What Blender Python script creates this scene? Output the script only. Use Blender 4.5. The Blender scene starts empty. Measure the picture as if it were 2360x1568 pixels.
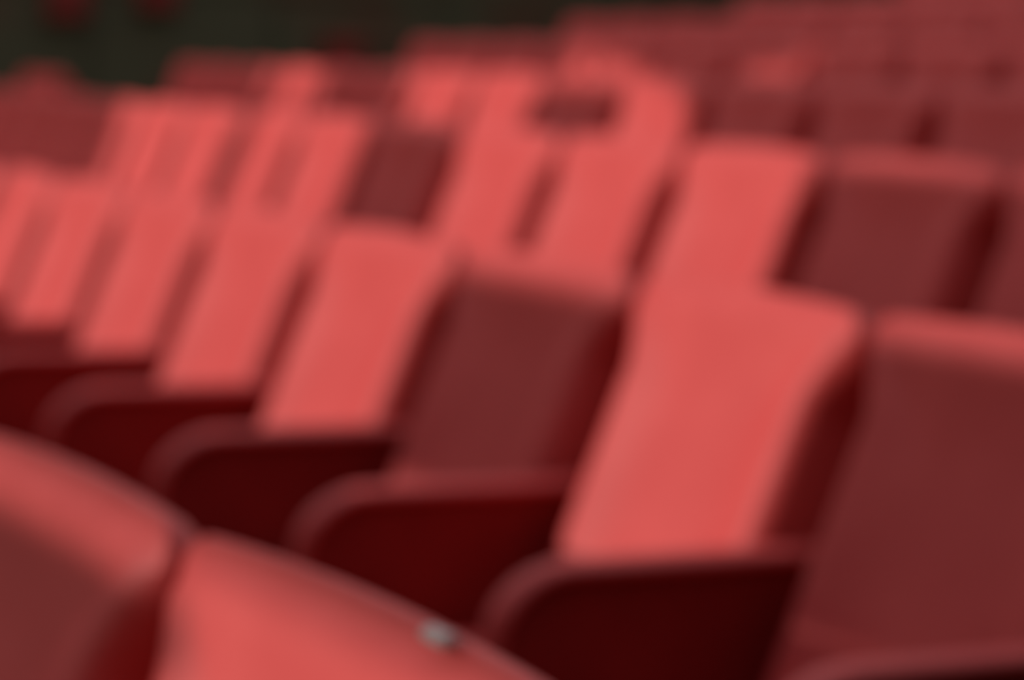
import bpy, bmesh, math, random
from mathutils import Vector, Matrix

C = bpy.context.scene.collection
sc = bpy.context.scene
random.seed(7)

# ------------------------------------------------------------------ camera
F_PX, YAW, PITCH, ROLL = 6125.86, 1.088417, 0.0999698, 0.0312961
CAM = Vector((2.337516, -1.550666, 0.488895))
fw = Vector((-math.sin(YAW)*math.cos(PITCH), math.cos(YAW)*math.cos(PITCH), -math.sin(PITCH)))
rt = Vector((math.cos(YAW), math.sin(YAW), 0)); up = rt.cross(fw)
r2 = math.cos(ROLL)*rt + math.sin(ROLL)*up
u2 = -math.sin(ROLL)*rt + math.cos(ROLL)*up
cam_d = bpy.data.cameras.new('camera'); cam = bpy.data.objects.new('camera', cam_d); C.objects.link(cam)
m = Matrix((r2, u2, -fw)).transposed().to_4x4(); m.translation = CAM
cam.matrix_world = m
cam_d.sensor_width = 36; cam_d.lens = F_PX/2360*36
cam_d.clip_start = 0.05; cam_d.clip_end = 300
cam_d.dof.use_dof = True                      # the photograph is focused far in front of the first seat
cam_d.dof.focus_distance = 0.70
cam_d.dof.aperture_fstop = 8.4
sc.camera = cam

# ------------------------------------------------------------------ light
SUN = Vector((-0.28, -1.0, 0.30)).normalized()     # towards the sun
w = bpy.data.worlds.new('sky'); sc.world = w; w.use_nodes = True
nt = w.node_tree; bg = nt.nodes['Background']
tc = nt.nodes.new('ShaderNodeTexCoord'); sp = nt.nodes.new('ShaderNodeSeparateXYZ')
cr = nt.nodes.new('ShaderNodeValToRGB')
nt.links.new(tc.outputs['Generated'], sp.inputs[0]); nt.links.new(sp.outputs['Z'], cr.inputs[0])
cr.color_ramp.elements[0].position = 0.0; cr.color_ramp.elements[0].color = (1.0, 0.86, 0.74, 1)
cr.color_ramp.elements[1].position = 0.9; cr.color_ramp.elements[1].color = (0.60, 0.66, 0.76, 1)
nt.links.new(cr.outputs[0], bg.inputs[0]); bg.inputs[1].default_value = 0.95
sd = bpy.data.lights.new('sun', 'SUN'); so = bpy.data.objects.new('sun', sd); C.objects.link(so)
sd.energy = 2.85; sd.angle = math.radians(0.55); sd.color = (1.0, 0.95, 0.88)
so.rotation_euler = SUN.to_track_quat('Z', 'Y').to_euler(); so.location = (0, -5, 12)
sc.view_settings.view_transform = 'Standard'; sc.view_settings.look = 'None'
sc.view_settings.exposure = 0.0; sc.view_settings.gamma = 1.0
sc.view_settings.use_curve_mapping = False
sc.cycles.use_denoising = True

# ------------------------------------------------------------------ materials
def mat(name, col, col2=None, rough=0.45, scale=6.0, spec=0.5, bump=0.0, metal=0.0, contrast=(0.4, 0.6), coat=0.0):
    M = bpy.data.materials.new(name); M.use_nodes = True
    n = M.node_tree; b = n.nodes['Principled BSDF']
    b.inputs['Roughness'].default_value = rough; b.inputs['Metallic'].default_value = metal
    b.inputs['Specular IOR Level'].default_value = spec
    b.inputs['Coat Weight'].default_value = coat; b.inputs['Coat Roughness'].default_value = 0.25
    t = n.nodes.new('ShaderNodeTexCoord'); ns = n.nodes.new('ShaderNodeTexNoise')
    ns.inputs['Scale'].default_value = scale; ns.inputs['Detail'].default_value = 5
    n.links.new(t.outputs['Object'], ns.inputs['Vector'])
    r = n.nodes.new('ShaderNodeValToRGB')
    r.color_ramp.elements[0].position = contrast[0]; r.color_ramp.elements[1].position = contrast[1]
    r.color_ramp.elements[0].color = (*col, 1); r.color_ramp.elements[1].color = (*(col2 or col), 1)
    n.links.new(ns.outputs['Fac'], r.inputs[0]); n.links.new(r.outputs[0], b.inputs['Base Color'])
    if bump:
        bp = n.nodes.new('ShaderNodeBump'); bp.inputs['Strength'].default_value = bump
        n.links.new(ns.outputs['Fac'], bp.inputs['Height']); n.links.new(bp.outputs[0], b.inputs['Normal'])
    return M
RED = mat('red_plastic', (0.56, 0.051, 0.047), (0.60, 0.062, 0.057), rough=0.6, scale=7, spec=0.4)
RIM_GLINT = mat('painted_glint', (0.50, 0.42, 0.40), rough=0.5)  # pale colour painted as the highlight on the nearest rim
PANEL = mat('shade_darkened_side_plastic', (0.26, 0.008, 0.007), (0.30, 0.012, 0.010), rough=0.6, scale=7, spec=0.3)  # the seat red darkened, with the side panels' shade put into the colour
STEEL = mat('dark_steel', (0.05, 0.012, 0.010), (0.08, 0.02, 0.016), rough=0.5, scale=20, metal=0.3)
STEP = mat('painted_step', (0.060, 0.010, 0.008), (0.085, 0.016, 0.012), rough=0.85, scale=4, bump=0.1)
WALL = mat('dark_wall', (0.074, 0.038, 0.018), (0.060, 0.056, 0.028), rough=0.9, scale=0.8, bump=0.1, contrast=(0.42, 0.58))
GROUND = mat('aisle_concrete', (0.07, 0.03, 0.02), (0.05, 0.03, 0.02), rough=0.9, scale=3)
SHADE_BOARD = mat('shade_board', (0.10, 0.11, 0.12), (0.14, 0.14, 0.14), rough=0.6, scale=2)  # for the unseen boards added to shade the seats

# ------------------------------------------------------------------ helpers
def obj(name, bm, material, parent=None, smooth=True):
    me = bpy.data.meshes.new(name); bmesh.ops.recalc_face_normals(bm, faces=bm.faces)
    bm.to_mesh(me); bm.free(); me.materials.append(material)
    if smooth:
        for p in me.polygons: p.use_smooth = True
    o = bpy.data.objects.new(name, me); C.objects.link(o); o.parent = parent
    return o
def add_box(bm, x0, x1, y0, y1, z0, z1, bev=0.0):
    r = bmesh.ops.create_cube(bm, size=1)
    bmesh.ops.transform(bm, verts=r['verts'], matrix=Matrix.Translation(((x0+x1)/2, (y0+y1)/2, (z0+z1)/2)) @ Matrix.Diagonal((x1-x0, y1-y0, z1-z0, 1)))
    if bev:
        es = list({e for v in r['verts'] for e in v.link_edges})
        bmesh.ops.bevel(bm, geom=es, offset=bev, segments=2, affect='EDGES')
def rrect(w, h, r, n=7, rb=None):
    """rounded rectangle centred on x, from 0 to h; r = top corner radius, rb = bottom corner radius"""
    rb = r if rb is None else rb
    pts = []
    for (cx, cy, a0, rr) in ((w/2-r, h-r, 0, r), (-w/2+r, h-r, 90, r), (-w/2+rb, rb, 180, rb), (w/2-rb, rb, 270, rb)):
        for k in range(n):
            a = math.radians(a0 + 90*k/(n-1)); pts.append((cx+rr*math.cos(a), cy+rr*math.sin(a)))
    out = []
    for k, p in enumerate(pts):               # split long edges
        q = pts[(k+1) % len(pts)]; out.append(p)
        n2 = 12 if k % n == n-1 else 1
        for j in range(1, n2): out.append((p[0]+(q[0]-p[0])*j/n2, p[1]+(q[1]-p[1])*j/n2))
    return out
def dish(bm, w, h, r, rb, rings, place):
    """concentric rounded rectangles; rings = (inset, depth); place(u, v, depth) -> xyz"""
    prev = None
    for ins, dep in rings:
        rr = max(r-ins*0.2, 0.012); rrb = max(rb-ins*0.2, 0.010)
        vs = [bm.verts.new(place(x, y+ins, dep)) for x, y in rrect(w-2*ins, h-2*ins, rr, 7, rrb)]
        if prev:
            for k in range(len(vs)):
                bm.faces.new((prev[k], prev[(k+1) % len(vs)], vs[(k+1) % len(vs)], vs[k]))
        prev = vs
    bm.faces.new(prev)

# ------------------------------------------------------------------ seat
ARM = 0.55           # armrest height above the step
LEAN = 0.40          # backrest recline dy/dz
HT = 0.256           # backrest above the armrest level
def make_seat():
    root = bpy.data.objects.new('stadium_seat', None); C.objects.link(root)
    # backrest: shell with recessed face and rims rolled back
    z0 = 0.34; H = ARM + HT - z0
    ln = math.hypot(1, LEAN)
    def pb(u, v, d):
        z = z0 + v
        t = min(max((v - (H-0.105))/0.065, 0), 1); u = u*(0.845 + 0.155*t*t*(3-2*t))   # shoulders flare out to meet the next seat
        if d > 0.01: d *= 1 - 0.75*min(max((v - (H-0.06))/0.05, 0), 1)                # the top flange is shallower than the sides
        z -= 0.009*abs(u/0.25)**2*(v/H)**3                                         # slightly crowned top edge
        p = Vector((u, LEAN*(z-ARM), z)); nrm = Vector((0, 1, -LEAN))/ln
        return p + nrm*d
    bm = bmesh.new()
    dish(bm, 0.476, H, 0.030, 0.03, [(0.012, 0.150), (0.004, 0.140), (0.0, 0.10), (0.0, 0.040), (0.003, 0.022), (0.010, 0.009), (0.022, 0.001),
                             (0.036, 0.0), (0.055, 0.004), (0.085, 0.010), (0.13, 0.014), (0.17, 0.015)], pb)
    o = obj('backrest', bm, RED, root); so_ = o.modifiers.new('shell', 'SOLIDIFY'); so_.thickness = 0.004; so_.offset = -1
    # seat pan
    bm = bmesh.new()
    dish(bm, 0.43, 0.325, 0.07, 0.05, [(0.006, 0.062), (0.0, 0.040), (0.003, 0.020), (0.012, 0.006), (0.028, 0.0),
                              (0.05, 0.006), (0.09, 0.016), (0.14, 0.02)],
         lambda u, v, d: Vector((u, 0.0-v*1.0, 0.365 + v*0.06 - d)))
    o = obj('seat_pan', bm, RED, root)
    # side panel with padded cap, standing at the seat's right side
    def side(sx):
        out = []
        L = 0.338; top = ARM-0.012; bot = 0.27; rf = 0.085
        out.append((0.03, bot))
        out.append((0.03, top))
        for k in range(9):
            a = math.radians(90 + 90*k/8); out.append((-L+rf+rf*math.cos(a), top-rf*0.9+rf*0.9*math.sin(a)))
        for k in range(5):
            a = math.radians(180 + 70*k/4); out.append((-L+0.06+0.06*math.cos(a), bot+0.05+0.05*math.sin(a)))
        bm = bmesh.new(); t = 0.009
        fr = [bm.verts.new((sx+t, y, z)) for y, z in out]; bk = [bm.verts.new((sx-t, y, z)) for y, z in out]
        bm.faces.new(fr); bm.faces.new(bk[::-1])
        for k in range(len(out)):
            j = (k+1) % len(out); bm.faces.new((fr[k], fr[j], bk[j], bk[k]))
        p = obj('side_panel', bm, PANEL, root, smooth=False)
        # cap swept over the top and the rounded front
        path = [(0.05, top)] + [(0.0, top), (-0.12, top), (-0.22, top)] + out[2:12]
        bm = bmesh.new(); prev = None; n = 10; rings = []
        for k, (y, z) in enumerate(path):
            a = path[max(k-1, 0)]; b = path[min(k+1, len(path)-1)]
            ty, tz = b[0]-a[0], b[1]-a[1]; l = math.hypot(ty, tz); ty /= l; tz /= l
            ny, nz = tz, -ty                       # outward
            ring = []
            wd = 0.022 * (1 if k < len(path)-3 else 0.8)
            for q in range(n):
                c, s = math.cos(2*math.pi*q/n), math.sin(2*math.pi*q/n)
                ring.append(bm.verts.new((sx+wd*c, y+ny*0.010*s, z+nz*0.010*s)))
            rings.append(ring)
        for A, B in zip(rings, rings[1:]):
            for q in range(n): bm.faces.new((A[q], A[(q+1) % n], B[(q+1) % n], B[q]))
        bm.faces.new(rings[0]); bm.faces.new(rings[-1][::-1])
        obj('armrest_cap', bm, RED, p)
    side(0.25)
    # bracket under the pan
    bm = bmesh.new()
    add_box(bm, -0.03, 0.03, -0.12, -0.06, 0.012, 0.33, 0.006)
    add_box(bm, -0.09, 0.09, -0.17, -0.01, 0.0, 0.014, 0.004)
    add_box(bm, -0.19, 0.24, -0.11, -0.07, 0.305, 0.335, 0.006)
    obj('support_bracket', bm, STEEL, root, smooth=False)
    return root
BOW = 0.007036921715785458
RUN, RISE = 0.9115901545739553, 0.12242418128699528
def row_y(k): return k*RUN if k >= 0 else -1.06
def row_z(k): return (k*RISE if k >= 0 else -0.053) - ARM
proto = make_seat(); used = [False]
def place_seat(k, X, label, group):
    if not used[0]: r = proto; used[0] = True
    else:
        r = proto.copy(); C.objects.link(r)
        for ch in list(proto.children):
            c = ch.copy(); C.objects.link(c); c.parent = r
            for g in ch.children:
                d = g.copy(); C.objects.link(d); d.parent = c
    r.location = (X, row_y(k) + BOW*X*X, row_z(k))
    r.rotation_euler = (0, 0, math.atan(2*BOW*X))
    r['label'] = label; r['category'] = 'seat'; r['group'] = group
    return r

# ------------------------------------------------------------------ setting
def struct(name, bm, m, label=None):
    o = obj(name, bm, m, smooth=False); o['kind'] = 'structure'
    if label: o['label'] = label
    return o
X0, X1 = -17.0, 4.0
def step(k, y0, y1, z0, z1, X0=X0, X1=X1, text=''):
    bm = bmesh.new(); cols = []
    n = 42
    for i in range(n+1):
        X = X0 + (X1-X0)*i/n; b = BOW*X*X
        cols.append([bm.verts.new((X, y0+b, z0)), bm.verts.new((X, y0+b, z1)), bm.verts.new((X, y1+b, z1)), bm.verts.new((X, y1+b, z0))])
    for A, B in zip(cols, cols[1:]):
        for q in range(4): bm.faces.new((A[q], A[(q+1) % 4], B[(q+1) % 4], B[q]))
    bm.faces.new(cols[0]); bm.faces.new(cols[-1][::-1])
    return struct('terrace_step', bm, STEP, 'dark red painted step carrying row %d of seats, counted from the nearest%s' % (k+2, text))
NROW = 9
ys = [row_y(k)-0.50 for k in range(-1, NROW+1)]
for k in range(-1, NROW):
    step(k, ys[k+1], ys[k+2] if k < NROW-1 else ys[k+2]+2.0, -1.6, row_z(k), X0 if k < 2 else -9.6)
step(2, ys[3], ys[4], -1.6, row_z(2)-0.08, X0, -10.6, ', beyond the aisle')
bm = bmesh.new(); add_box(bm, -24, 8, -14, 16, -1.75, -1.6)
struct('floor', bm, GROUND, 'dark ground below the stand')
bm = bmesh.new(); add_box(bm, -20.3, -20.0, -14, 18, -1.6, 6.5)
wall = struct('wall_back', bm, WALL, 'dark brown green wall far behind the seats')
random.seed(3)
for i in range(13):
    for j in range(3):
        bm = bmesh.new(); y0 = -6+i*1.7; z0 = -1.5+j*2.6
        add_box(bm, -20.0, -19.95-0.03*random.random(), y0+0.03, y0+1.67, z0+0.03, z0+2.57, 0.01)
        p = obj('wall_or_shade_panel', bm, WALL, wall, smooth=False)
bm = bmesh.new(); add_box(bm, -24, 8, 15.5, 15.8, -1.6, 6.5)
struct('wall_side', bm, WALL, 'dark wall closing the top of the stand')

# ------------------------------------------------------------------ seats in rows
ORD = ['', 'second ', 'third ', 'fourth ', 'fifth ', 'sixth ', 'seventh ', 'eighth ', 'ninth ', 'tenth ', 'eleventh ', 'twelfth ',
       'thirteenth ', 'fourteenth ', 'fifteenth ', 'sixteenth ', 'seventeenth ', 'eighteenth ']
ROWN = {-1: 'nearest row, bottom left', 0: 'large second row', 1: 'third row', 2: 'fourth row',
        3: 'fifth row', 4: 'sixth row', 5: 'seventh row', 6: 'eighth row', 7: 'ninth row'}
SHADE_EDGE = lambda k: -1.6*k
rows = {-1: (0.745, [-2, -1, 0, 1, 2, 3, 4, 5, 6]), 0: (0.0, list(range(-1, 9))), 1: (-0.95, list(range(-1, 15))), 2: (-1.9, list(range(0, 13))),
        3: (-2.9, list(range(0, 10))), 4: (-4.3, list(range(0, 8))), 5: (-5.3, list(range(1, 6))), 6: (-6.3, list(range(1, 4)))}
def state(k, X):
    if k == 0: return 'shaded ' if X > 0 or -1.0 < X < -0.5 else 'sunlit '
    if k == 1: return 'shaded ' if X > -1.45 or -3.5 < X < -2.95 or X < -5.7 else 'sunlit '
    if k == 2: return 'shaded ' if X > -3.3 or -4.42 < X < -3.88 else ''
    return ''
for k, (xo, idx) in rows.items():
    for n, i in enumerate(idx):
        X = xo - 0.5*i - 0.25           # seat i spans from xo-0.5(i+1) to xo-0.5 i
        lab = '%sred stadium seat, %sfrom the right in the %s' % (state(k, X), ORD[n] if n else 'first ', ROWN[k]); grp = 'red seats in the ' + ROWN[k]
        if k == -1:
            lab = {-1: 'nearest seat, sunlit red with curved top edge, at the bottom left centre',
                   0: 'shaded red seat in the bottom left corner, its top rim sunlit'}.get(i, 'red stadium seat of the nearest row, outside the picture')
            if i not in (-1, 0): grp = 'nearest row seats outside the picture'
        r = place_seat(k, X, lab, grp)
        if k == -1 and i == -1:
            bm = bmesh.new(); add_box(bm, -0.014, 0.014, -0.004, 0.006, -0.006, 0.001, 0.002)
            t = obj('rim_glint', bm, RIM_GLINT, r, smooth=False); t.location = (0.13, 0.098, 0.803); t['label'] = 'small pale patch painted as the highlight on the top rim'
for n in range(3):                       # the next block beyond the aisle
    b2 = place_seat(2, -11.4-0.5*n, 'small dark red seat beyond the aisle at the far left, %sfrom the right' % (ORD[n] if n else 'first '), 'seats beyond the aisle')
    b2.location.z -= 0.08

# small dark red boxes standing in for dim far seats, set at the wall
DRED = mat('far_seat_dark_red', (0.16, 0.006, 0.003), (0.20, 0.010, 0.005), rough=0.7)  # colour of the boxes that stand in for far seats
def seat_standin(y, z, wd, ht, label):
    bm = bmesh.new(); add_box(bm, 0, 0.16, -wd/2, wd/2, 0, ht, 0.02)
    o = obj('seat_standin', bm, DRED, smooth=False); o.location = (-19.925, y, z)
    o['label'] = label; o['category'] = 'seat stand-in'
    bm = bmesh.new(); add_box(bm, 0.16, 0.18, -wd/2+0.04, wd/2-0.04, 0.04, ht-0.04, 0.006); obj('standin_front', bm, DRED, o, smooth=False)
    bm = bmesh.new(); add_box(bm, 0.18, 0.21, wd/2-0.10, wd/2-0.07, ht/2-0.05, ht/2+0.05, 0.006); obj('standin_knob', bm, DRED, o, smooth=False)
def wall_hit(px, py):
    d = fw + r2*((px-1180)/F_PX) - u2*((py-784)/F_PX)
    return CAM + d*((-19.85-CAM.x)/d.x)
for px, py, wd, ht, label in ((155, 0, 0.34, 0.34, 'dark red box standing in for a far seat at the top left corner'),
                              (365, -8, 0.34, 0.24, 'dark red box standing in for a far seat, right of the corner one'),
                              (790, 130, 0.34, 0.34, 'dark red box standing in for a far seat, low above the rows')):
    h = wall_hit(px, py); seat_standin(h.y, h.z-ht/2, wd, ht, label)

# ------------------------------------------------------------------ unseen boards added to cut the low sun into shade patches
WY = -6.0
def onto(X, k, z):
    """where the sun ray that reaches (X, seat plane of row k, z above armrest level) crosses the blocker plane"""
    p = Vector((X, row_y(k) + BOW*X*X + LEAN*z, row_z(k) + ARM + z))
    return p + SUN*((WY - p.y)/SUN.y)
def board(pts, name, parent=None):
    bm = bmesh.new()
    a = [bm.verts.new((p.x, WY, p.z)) for p in pts]; b = [bm.verts.new((p.x, WY-0.15, p.z)) for p in pts]
    bm.faces.new(a); bm.faces.new(b[::-1])
    for i in range(len(a)):
        j = (i+1) % len(a); bm.faces.new((a[i], a[j], b[j], b[i]))
    return obj(name, bm, SHADE_BOARD, parent, smooth=False)
V = Vector
edge = [onto(2.2, -1, -0.6), onto(2.2, -1, 0.27), onto(0.03, 0, -0.05), onto(0.0, 0, 0.232), onto(1.2, 0, 0.232), onto(1.2, 0, 0.268), onto(-1.45, 1, 0.02), onto(-1.5, 1, 0.238),
        onto(-0.5, 1, 0.238), onto(-0.5, 1, 0.268), onto(-3.4, 2, 0.10), onto(-3.6, 2, 0.26),
        onto(-4.35, 3, 0.08), onto(-4.35, 3, 0.22), onto(-3.2, 3, 0.22), onto(-3.2, 3, 0.262), onto(-4.45, 3, 0.262),
        onto(-4.5, 3, 0.20), onto(-4.75, 3, 0.20), onto(-4.85, 3, 0.13), onto(-5.2, 3, 0.13), onto(-5.9, 3, 0.24), onto(-7.0, 3, 0.24), onto(-7.1, 3, 0.14), onto(-7.8, 3, 0.14), onto(-9.0, 3, 0.14)]
far = [V((edge[-1].x-2, 0, edge[-1].z)), V((edge[-1].x-2, 0, 5.8)), V((edge[0].x+8, 0, 5.8)), V((edge[0].x+8, 0, -1.6)), V((edge[0].x, 0, -1.6))]
wf = board(edge + far, 'sun_blocker'); wf['kind'] = 'structure'; wf['label'] = 'unseen board added to shape the seat shadows, out of frame'
def patch(k, xa, xb, za, zb):  # unseen board and post added to shade part of one row
    pts = [onto(xa, k, za), onto(xb, k, za), onto(xb, k, zb), onto(xa, k, zb)]
    board(pts, 'wall_or_shade_panel', wf)
    x = (pts[0].x+pts[1].x)/2
    board([V((x-0.03, 0, -1.6)), V((x+0.03, 0, -1.6)), V((x+0.03, 0, pts[0].z)), V((x-0.03, 0, pts[0].z))], 'shade_post', wf)
patch(0, -1.0, -0.5, -0.03, 0.22)
board([onto(-0.6, -1, -0.3), onto(0.68, -1, -0.3), onto(0.68, -1, 0.15), onto(0.72, -1, 0.185), onto(0.80, -1, 0.207),
       onto(0.6, -1, 0.215), onto(-0.6, -1, 0.215)], 'wall_or_shade_panel', wf)  # another added board, shaped to shade the left near seat
patch(1, -3.5, -2.97, 0.0, 0.26)
patch(2, -4.4, -3.9, 0.0, 0.22)
patch(2, -8.4, -7.0, 0.08, 0.27)
patch(2, -14.2, -10.9, -0.1, 0.29)
patch(2, -6.3, -5.5, 0.0, 0.27)
patch(1, -8.4, -5.7, 0.0, 0.27)
patch(3, -7.0, -6.15, 0.0, 0.27)
# unseen dark wall added at the right to keep sky light off side panels
bm = bmesh.new(); add_box(bm, 7.5, 7.8, -14, 16, -1.6, 9.0)
struct('sky_blocker', bm, WALL, 'unseen dark wall added right of the stand to block sky light')
